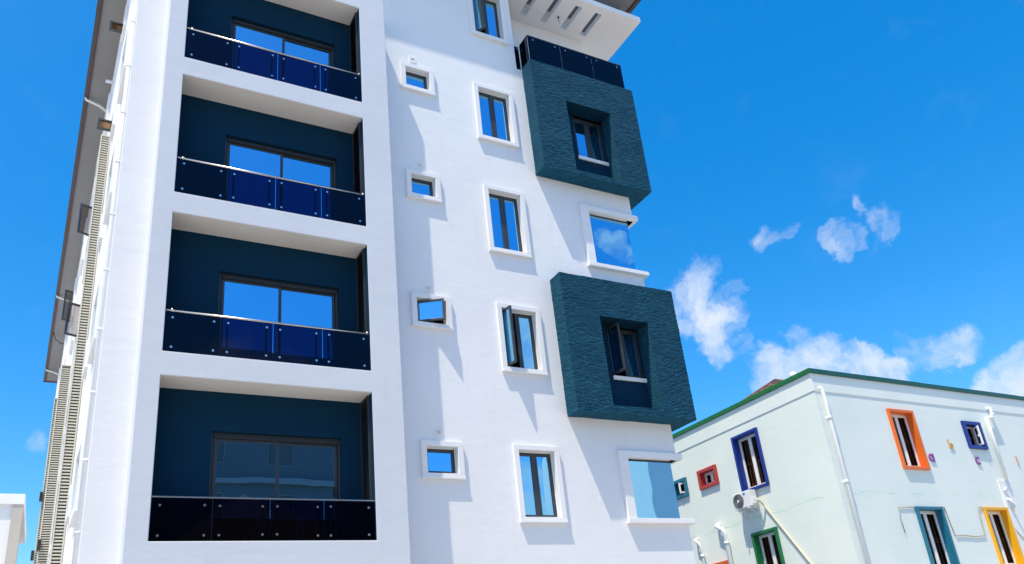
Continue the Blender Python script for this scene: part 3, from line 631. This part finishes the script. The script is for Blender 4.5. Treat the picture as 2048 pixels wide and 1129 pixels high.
fg = MB(); fg.box(XYZ, GX - .08, GX - .026, -GY1, -GY + .08, GZ - .005, GZ + .145); fg.build('left_fascia', 'green_fascia', mint, bevel=.01)
x = GX; i = 0
for x1_ in (24.4, 26.9, 29.6, 32.6, GX1):
    fg = MB(); fg.box(XYZ, GX - .025 if i == 0 else x, x1_ - .006, -GY + .026, -GY + .082, GZ - .005 + .003 * (i % 2), GZ + .145 + .006 * (i % 2)); fg.build('front_fascia', 'green_fascia_front', mint, bevel=.01); x = x1_; i += 1
rt = MB(); rt.prism([(GX, GY), (GX1, GY), (GX1, GY1), (GX, GY1)], GZ + .01, GZ + .10); rt.build('roof_deck', 'cream_plaster', mint)
# hipped tiled roof behind the parapet
tl = MB(); R0, R1 = Vector((22.3, 3.0, 10.02)), Vector((36.6, 9.0, 10.02)); ap0, ap1 = Vector((24.6, 6, 11.55)), Vector((34, 6, 11.55))
def slope(a, b_, c, d, rows=14):                    # a-b eave, d-c ridge, stepped tile courses
    for i in range(rows):
        t0, t1 = i / rows, (i + 1) / rows; up = Vector((0, 0, .03))
        p0, p1, q0, q1 = a.lerp(d, t0), b_.lerp(c, t0), a.lerp(d, t1), b_.lerp(c, t1)
        cols = max(1, int((p1 - p0).length / .33))
        for j in range(cols):
            s0, s1 = j / cols, (j + 1) / cols; sm = (s0 + s1) / 2
            A, B, C, D_ = p0.lerp(p1, s0), p0.lerp(p1, s1), q0.lerp(q1, s1), q0.lerp(q1, s0); M, M2 = p0.lerp(p1, sm), q0.lerp(q1, sm)
            tl.quad([A + up * .3, M + up * 1.6, M2 + up * 1.0, D_]); tl.quad([M + up * 1.6, B + up * .3, C, M2 + up * 1.0]); tl.quad([A - up, B - up, B + up * .3, M + up * 1.6, A + up * .3])
c00, c10, c11, c01 = R0, Vector((R1.x, R0.y, R0.z)), R1, Vector((R0.x, R1.y, R0.z))
slope(c00, c10, ap1, ap0); slope(c01, c00, ap0, ap0); slope(c11, c01, ap0, ap1); slope(c10, c11, ap1, ap1)
tl.build('roof_tiles', 'roof_tile', mint, kind='stuff')
hp = MB(); hp.tube([c00, ap0], .07, 8); hp.tube([c01, ap0], .07, 8); hp.tube([ap0, ap1], .07, 8); hp.build('ridge_tiles', 'roof_tile', mint)
vb = MB(); bmesh.ops.create_uvsphere(vb.bm, u_segments=14, v_segments=9, radius=.13, matrix=Matrix.Translation((22.05, 3.0, 10.33))); vb.tube([(22.05, 3.0, 9.95), (22.05, 3.0, 10.3)], .05, 10); vb.build('roof_vent', 'white_pipe', mint, smooth=True)

def mint_window(w, f, parent):
    nm, u0, u1, z0, z1, col, kd = w; bw = .09 if kd == 'tall' else .115; pr = .085
    sr = MB(); frame_rect(sr, f, u0, u1, z0, z1, -.25, pr, bw, bw, bw, bev=.006)
    win = sr.build('window', col, parent, label={'blue_paint': 'deep blue', 'red_paint': 'red', 'teal_paint': 'teal', 'green_paint': 'green', 'coral_paint': 'coral', 'orange_paint': 'orange', 'yellow_paint': 'yellow'}[col] + ' painted window surround')
    a, b_, c, d = u0 + bw, u1 - bw, z0 + bw, z1 - bw; mid = (a + b_) / 2; n0, n1 = -.22, -.17
    fr = MB(); frame_rect(fr, f, a, b_, c, d, n0, n1, .045, bev=.003)
    if kd in ('tall', 'small', 'ajar'): fr.box(f, mid - .02, mid + .02, n0, n1, c + .045, d - .045)
    fr.build('frame', 'white_frame', win)
    cells = [(a + .045, mid - .02), (mid + .02, b_ - .045)]
    if kd in ('open', 'ajar'):
        wd = cells[0][1] - cells[0][0]
        if kd == 'open': hin, sg, ang = a + .05, 1, math.radians(64); wd = (b_ - a) * .62
        else: hin, sg, ang = b_ - .05, -1, math.radians(62)
        g = F(f(hin, -.15, 0), f.u * math.cos(ang) * sg + f.n * math.sin(ang), f.n * math.cos(ang) - f.u * math.sin(ang) * sg)
        sa = MB(); frame_rect(sa, g, 0, wd, c + .04, d - .04, -.03, .03, .055, bev=.003); sa.build('open_sash', 'white_frame', win)
        hd = MB(); hd.box(g, wd - .06, wd - .01, -.07, -.03, (c + d) / 2 - .05, (c + d) / 2 + .03, 0, .004); hd.build('handle', 'white_frame', win)
        pn = MB(); pn.quad([g(.05, 0, c + .09), g(wd - .05, 0, c + .09), g(wd - .05, 0, d - .09), g(.05, 0, d - .09)]); pn.build('pane', 'clear_glass', win)
        cells = cells[:1] if kd == 'ajar' else []
    for q0, q1 in cells:
        sa = MB(); frame_rect(sa, f, q0, q1, c + .045, d - .045, n0 + .005, n1 + .012, .046, bev=.003); sa.build('sash', 'white_frame', win)
        pn = MB(); pn.quad([f(q0 + .03, -.19, c + .08), f(q1 - .03, -.19, c + .08), f(q1 - .03, -.19, d - .08), f(q0 + .03, -.19, d - .08)]); pn.build('pane', 'clear_glass', win)
    if kd in ('tall', 'small', 'ajar', 'open'):
        br = MB(); nb = 7 if kd == 'tall' else 4
        for i in range(1, nb):
            uu = a + (b_ - a) * i / nb; br.box(f, uu - .016, uu + .016, -.285, -.267, c, d)
        for zz in ([c + .12, c + (d - c) * .48, c + (d - c) * .52] if kd == 'tall' else [(c + d) / 2]): br.box(f, a, b_, -.266, -.256, zz - .016, zz + .016)
        br.build('burglar_bars', 'brown_bar', win)
    room(f, u0, u1, z0, z1, -.342, win, depth=1.4, pad=.1, mat='room_brown')
    if kd == 'tall':
        cu = MB(); nn = 22
        for half in ((a, a + (b_ - a) * .30), (b_ - (b_ - a) * .30, b_)):
            prev = None
            for i in range(nn + 1):
                uu = half[0] + (half[1] - half[0]) * i / nn; dn = -.42 + .02 * math.sin(i * 1.5)
                cur = (cu.bm.verts.new(f(uu, dn, c - .05)), cu.bm.verts.new(f(uu, dn, d + .05)))
                if prev: cu.bm.faces.new((prev[0], cur[0], cur[1], prev[1]))
                prev = cur
        cu.build('curtain', 'curtain', win)
for w in Lw: mint_window(w, ML, mint)
for w in Rw: mint_window(w, MR, mint)
# pipes
def pipe(pts, r, name='rain_pipe', mat='white_pipe', parent=mint, clips=()):
    q = MB(); q.tube(pts, r, 12); o = q.build(name, mat, parent)
    for c in clips:
        k = MB(); k.tube([Vector(c) - Vector((0, 0, .05)), Vector(c) + Vector((0, 0, .05))], r + .014, 12); k.build('coupling', mat, o)
    return o
pipe([(21.905, GY + .05, 9.5), (21.905, GY - .05, 9.5), (21.905, GY - .075, 9.42), (21.905, GY - .075, 0)], .062, clips=[(21.905, GY - .075, z) for z in (8.5, 6.5, 3.5)])
pipe([(30.49, GY + .04, 9.46), (30.49, GY - .1, 9.46), (30.485, GY - .13, 9.40), (30.48, GY - .13, 9.16), (30.44, GY - .13, 9.1), (30.08, GY - .13, 9.05), (30.04, GY - .13, 9.0), (30.02, GY - .11, 6.81)], .06, clips=[(30.485, GY - .13, 9.2)])
cs = MB(); cs.box(MR, 29.62, 30.40, .002, .05, 0, 6.80, 0, .012); ch = cs.build('pipe_chase', 'chase_plaster', mint)
sp = MB(); sp.tube([(29.80, GY - .05, 6.46), (29.80, GY - .16, 6.44)], .07, 12); sp.build('stub_pipe', 'white_pipe', ch)
pipe([(29.78, GY - .05, 6.14), (29.76, GY - .16, 6.10), (29.82, GY - .18, 5.85), (29.86, GY - .06, 5.7)], .05, name='elbow_pipe')
for (y0, z0, y1, z1) in ((7.30, 6.36, 6.97, 6.12), (8.52, 6.12, 8.28, 5.92)):
    r = .075 if y0 < 8 else .05
    pipe([(GX + .03, y0, z0), (GX - .10, y0, z0), (GX - .17, y0 - .03, z0 - .03), (GX - .16, y1 + .04, z1 + .05), (GX - .15, y1, z1 - .06), (GX - .12, y1, z1 - .2), (GX - .12, y1, 0)], r, clips=[(GX - .12, y1, z1 - .42)])
# loose cable loops by the lower front windows
for pts in ([(24.0, 5.0), (23.98, 5.4), (24.02, 5.79), (24.4, 5.80), (24.79, 5.80)], [(26.10, 5.83), (26.26, 5.83), (26.31, 5.4), (26.38, 4.90), (26.9, 4.93), (27.4, 4.88), (27.92, 4.91), (27.98, 5.4), (28.03, 5.83), (28.27, 5.84)],
            [(29.6, 5.25), (29.75, 4.95), (29.95, 4.8), (30.2, 4.82)]):
    pipe([(x, GY - .022 - (.05 if x > 29.6 else 0), z + random.uniform(-.012, .012)) for x, z in pts], .014, 'wall_cable', 'cable_brown')
# letters on the front wall
def letter(shape, x, z, mat):
    """x, z: lower left corner; shape: list of ('arc', cx, cz, r, w, a0, a1) and ('bar', x0, x1, z0, z1)"""
    lm = MB(); n0, n1 = .004, .036; g = F((x, GY, z), (1, 0, 0), (0, -1, 0))
    for p in shape:
        if p[0] == 'bar': lm.box(g, p[1], p[2], n0, n1 + .002, p[3], p[4], 0, .004)
        else:
            _, cx_, cz_, r, w, a0, a1 = p; n = 28; rings = []
            for k in range(n + 1):
                t = math.radians(a0 + (a1 - a0) * k / n)
                rings.append([lm.bm.verts.new(g(cx_ + q * math.cos(t), nn, cz_ + q * math.sin(t))) for q, nn in ((r, n0), (r, n1), (r - w, n1), (r - w, n0))])
            for A, B in zip(rings, rings[1:]):
                for k in range(4): lm.bm.faces.new((A[k], A[(k + 1) % 4], B[(k + 1) % 4], B[k]))
            lm.bm.faces.new(rings[0][::-1]); lm.bm.faces.new(rings[-1])
    return lm.build('letter', mat, mint)
letter([('arc', .125, .135, .132, .055, 0, 359.9), ('bar', .20, .255, 0, .275)], 26.28, 7.32, 'purple_letter')
letter([('arc', .125, .10, .098, .042, 0, 359.9), ('bar', .0, .045, .02, .33)], 27.55, 7.82, 'gold_letter')
letter([('arc', .14, .145, .14, .055, 45, 315)], 28.77, 7.31, 'purple_letter')
letter([('bar', 0, .05, 0, .33)], 31.21, 7.39, 'peach_letter')
# air conditioner hung on the left wall
ac = empty('air_conditioner', (GX, 5.6, 6.5), 'white outdoor air conditioner bracketed to mint wall under blue framed window', 'air conditioner')
FA = F((GX, 5.60, 6.56), (0, -1, 0), (-1, 0, 0))     # u to the right seen from outside
cg = MB(); cg.box(FA, -.40, .40, .10, .40, 0, .53, 0, .018); cg.build('casing', 'ac_white', ac)
fc_ = MB(); fc_.tube([FA(-.145, .398, .265), FA(-.145, .412, .265)], .235, 40); fan = fc_.build('fan_opening', 'ac_grey', ac)
rg = MB()
for rr in (.225, .19, .155, .12, .085):
    rg.tube([FA(-.145 + rr * math.cos(t * math.pi / 18), .416, .265 + rr * math.sin(t * math.pi / 18)) for t in range(37)], .007, 5, cap=False)
for t in range(8): rg.tube([FA(-.145, .414, .265), FA(-.145 + .225 * math.cos(t * math.pi / 4), .414, .265 + .225 * math.sin(t * math.pi / 4))], .004, 5)
rg.build('fan_guard', 'ac_grey', fan); hb = MB(); hb.tube([FA(-.145, .41, .265), FA(-.145, .424, .265)], .045, 16); hb.build('hub_badge', 'ac_blue' if False else 'ac_white', fan)
lb = MB(); lb.box(FA, .10, .20, .401, .405, .40, .48); lb.build('label', 'ac_blue', ac)
vc = MB(); vc.box(FA, .402, .45, .16, .34, .05, .28, 0, .01); vc.tube([FA(.43, .25, .20), FA(.50, .25, .20)], .022, 8); vc.tube([FA(.43, .25, .11), FA(.52, .24, .11)], .026, 8); vc.build('valve_cover', 'ac_white', ac)
for u in (-.27, .27):
    bb = MB(); bb.box(FA, u - .02, u + .02, .01, .46, -.05, -.005); bb.box(FA, u - .02, u + .02, .002, .04, -.30, -.05); bb.tube([FA(u, .03, -.28), FA(u, .36, -.05)], .014, 6); bb.build('bracket', 'ac_white', ac)
tag(pipe([FA(.50, .25, .17), FA(.56, .20, .14), FA(.58, .08, .02), FA(.62, .035, -.1), FA(1.92, .035, -2.15), FA(2.6, .035, -3.3)], .032, 'refrigerant_pipe', 'cable_cream', ac))

# ================================================================= WHITE NEIGHBOUR BEYOND THE ALLEY
NY = 24.0
nb = empty('white_neighbour_house', (-5, NY, 0), 'white flat roofed building with projecting roof band beyond the louvred screens', 'building')
FN = F((0, NY, 0), (1, 0, 0), (0, -1, 0)); zt = 11.21
q = MB(); q.box(FN, -9, .205, -8, .0, zt - .43, zt, 0, .015); q.build('roof_band', 'white_plaster', nb)
q = MB(); q.box(FN, -.19, .195, -.6, -.03, 0, zt - .431, 0, .01); q.build('corner_pier', 'beige_plaster', nb)
q = MB(); q.box(FN, -9, -.191, -8, -.12, 0, zt - .431); q.build('wall', 'white_plaster', nb)

# ================================================================= ACROSS THE ROAD (seen in the glass)
ob = empty('grey_apartment_block', (8, -32, 0), 'grey apartment block across the road mirrored in the lowest balcony door', 'building')
FO = F((0, -32, 0), (-1, 0, 0), (0, 1, 0)); rows = [2 + 3.4 * k for k in range(5)]
oh = [(-u - 1.6, -u, z, z + 1.7) for u in (0, 4, 8, 12, 16) for z in rows]
MB().wall(FO, -19.5, 2.5, 0, 18.6, oh, depth=.3).build('wall', 'grey_paint', ob)
q = MB(); q.box(XYZ, -2.5, 19.5, 32.31, 44, 0, 18.6); q.build('block_body', 'grey_paint', ob)
for z in (17.9, 14.4): q = MB(); q.box(FO, -19.6, 2.6, .002, .25, z, z + .35); q.build('cornice', 'pale_grey_paint', ob)
for h in oh:
    q = MB(); frame_rect(q, FO, h[0], h[1], h[2], h[3], -.2, -.1, .08, bev=0); w_ = q.build('window', 'pale_grey_paint', ob)
    q = MB(); q.quad([FO(h[0], -.15, h[2]), FO(h[1], -.15, h[2]), FO(h[1], -.15, h[3]), FO(h[0], -.15, h[3])]); q.build('pane', 'room_grey', w_)
hs = empty('brown_roofed_house', (9, -21, 0), 'house with brown hipped roof mirrored in the lowest balcony door', 'house')
q = MB(); q.box(XYZ, 4.5, 13.5, 20, 27, 0, 7.2); q.build('wall', 'beige_plaster', hs)
q = MB(); A = [Vector(p) for p in ((3.9, -19.4, 7.2), (14.1, -19.4, 7.2), (14.1, -27.6, 7.2), (3.9, -27.6, 7.2))]; T = Vector((8.9, -22.6, 11.4)); T2 = Vector((9.1, -24.4, 11.4))
for pts in ([A[0], A[1], T], [A[1], A[2], T2, T], [A[2], A[3], T2], [A[3], A[0], T, T2], A): q.bm.faces.new([q.bm.verts.new(p) for p in pts])
q.build('roof', 'brown_tile', hs)
for x in (5.6, 8.4, 11.2):
    q = MB(); q.box(XYZ, x, x + 1.3, 19.93, 19.99, 3.6, 5.2); q.build('window', 'white_frame', hs)
tb = empty('lavender_office_block', (46, -32, 0), 'tall pale block across the road mirrored in the lower corner window', 'building')
q = MB(); q.box(XYZ, 38.7, 56, 30, 44, 0, 24); q.build('wall', 'white_plaster', tb)
for z in (4.5, 8.5, 12.5, 16.5):
    for x in (43, 47, 51):
        q = MB(); q.box(XYZ, x, x + 2.2, 29.9, 29.99, z, z + 1.8); q.build('window', 'room_grey', tb)
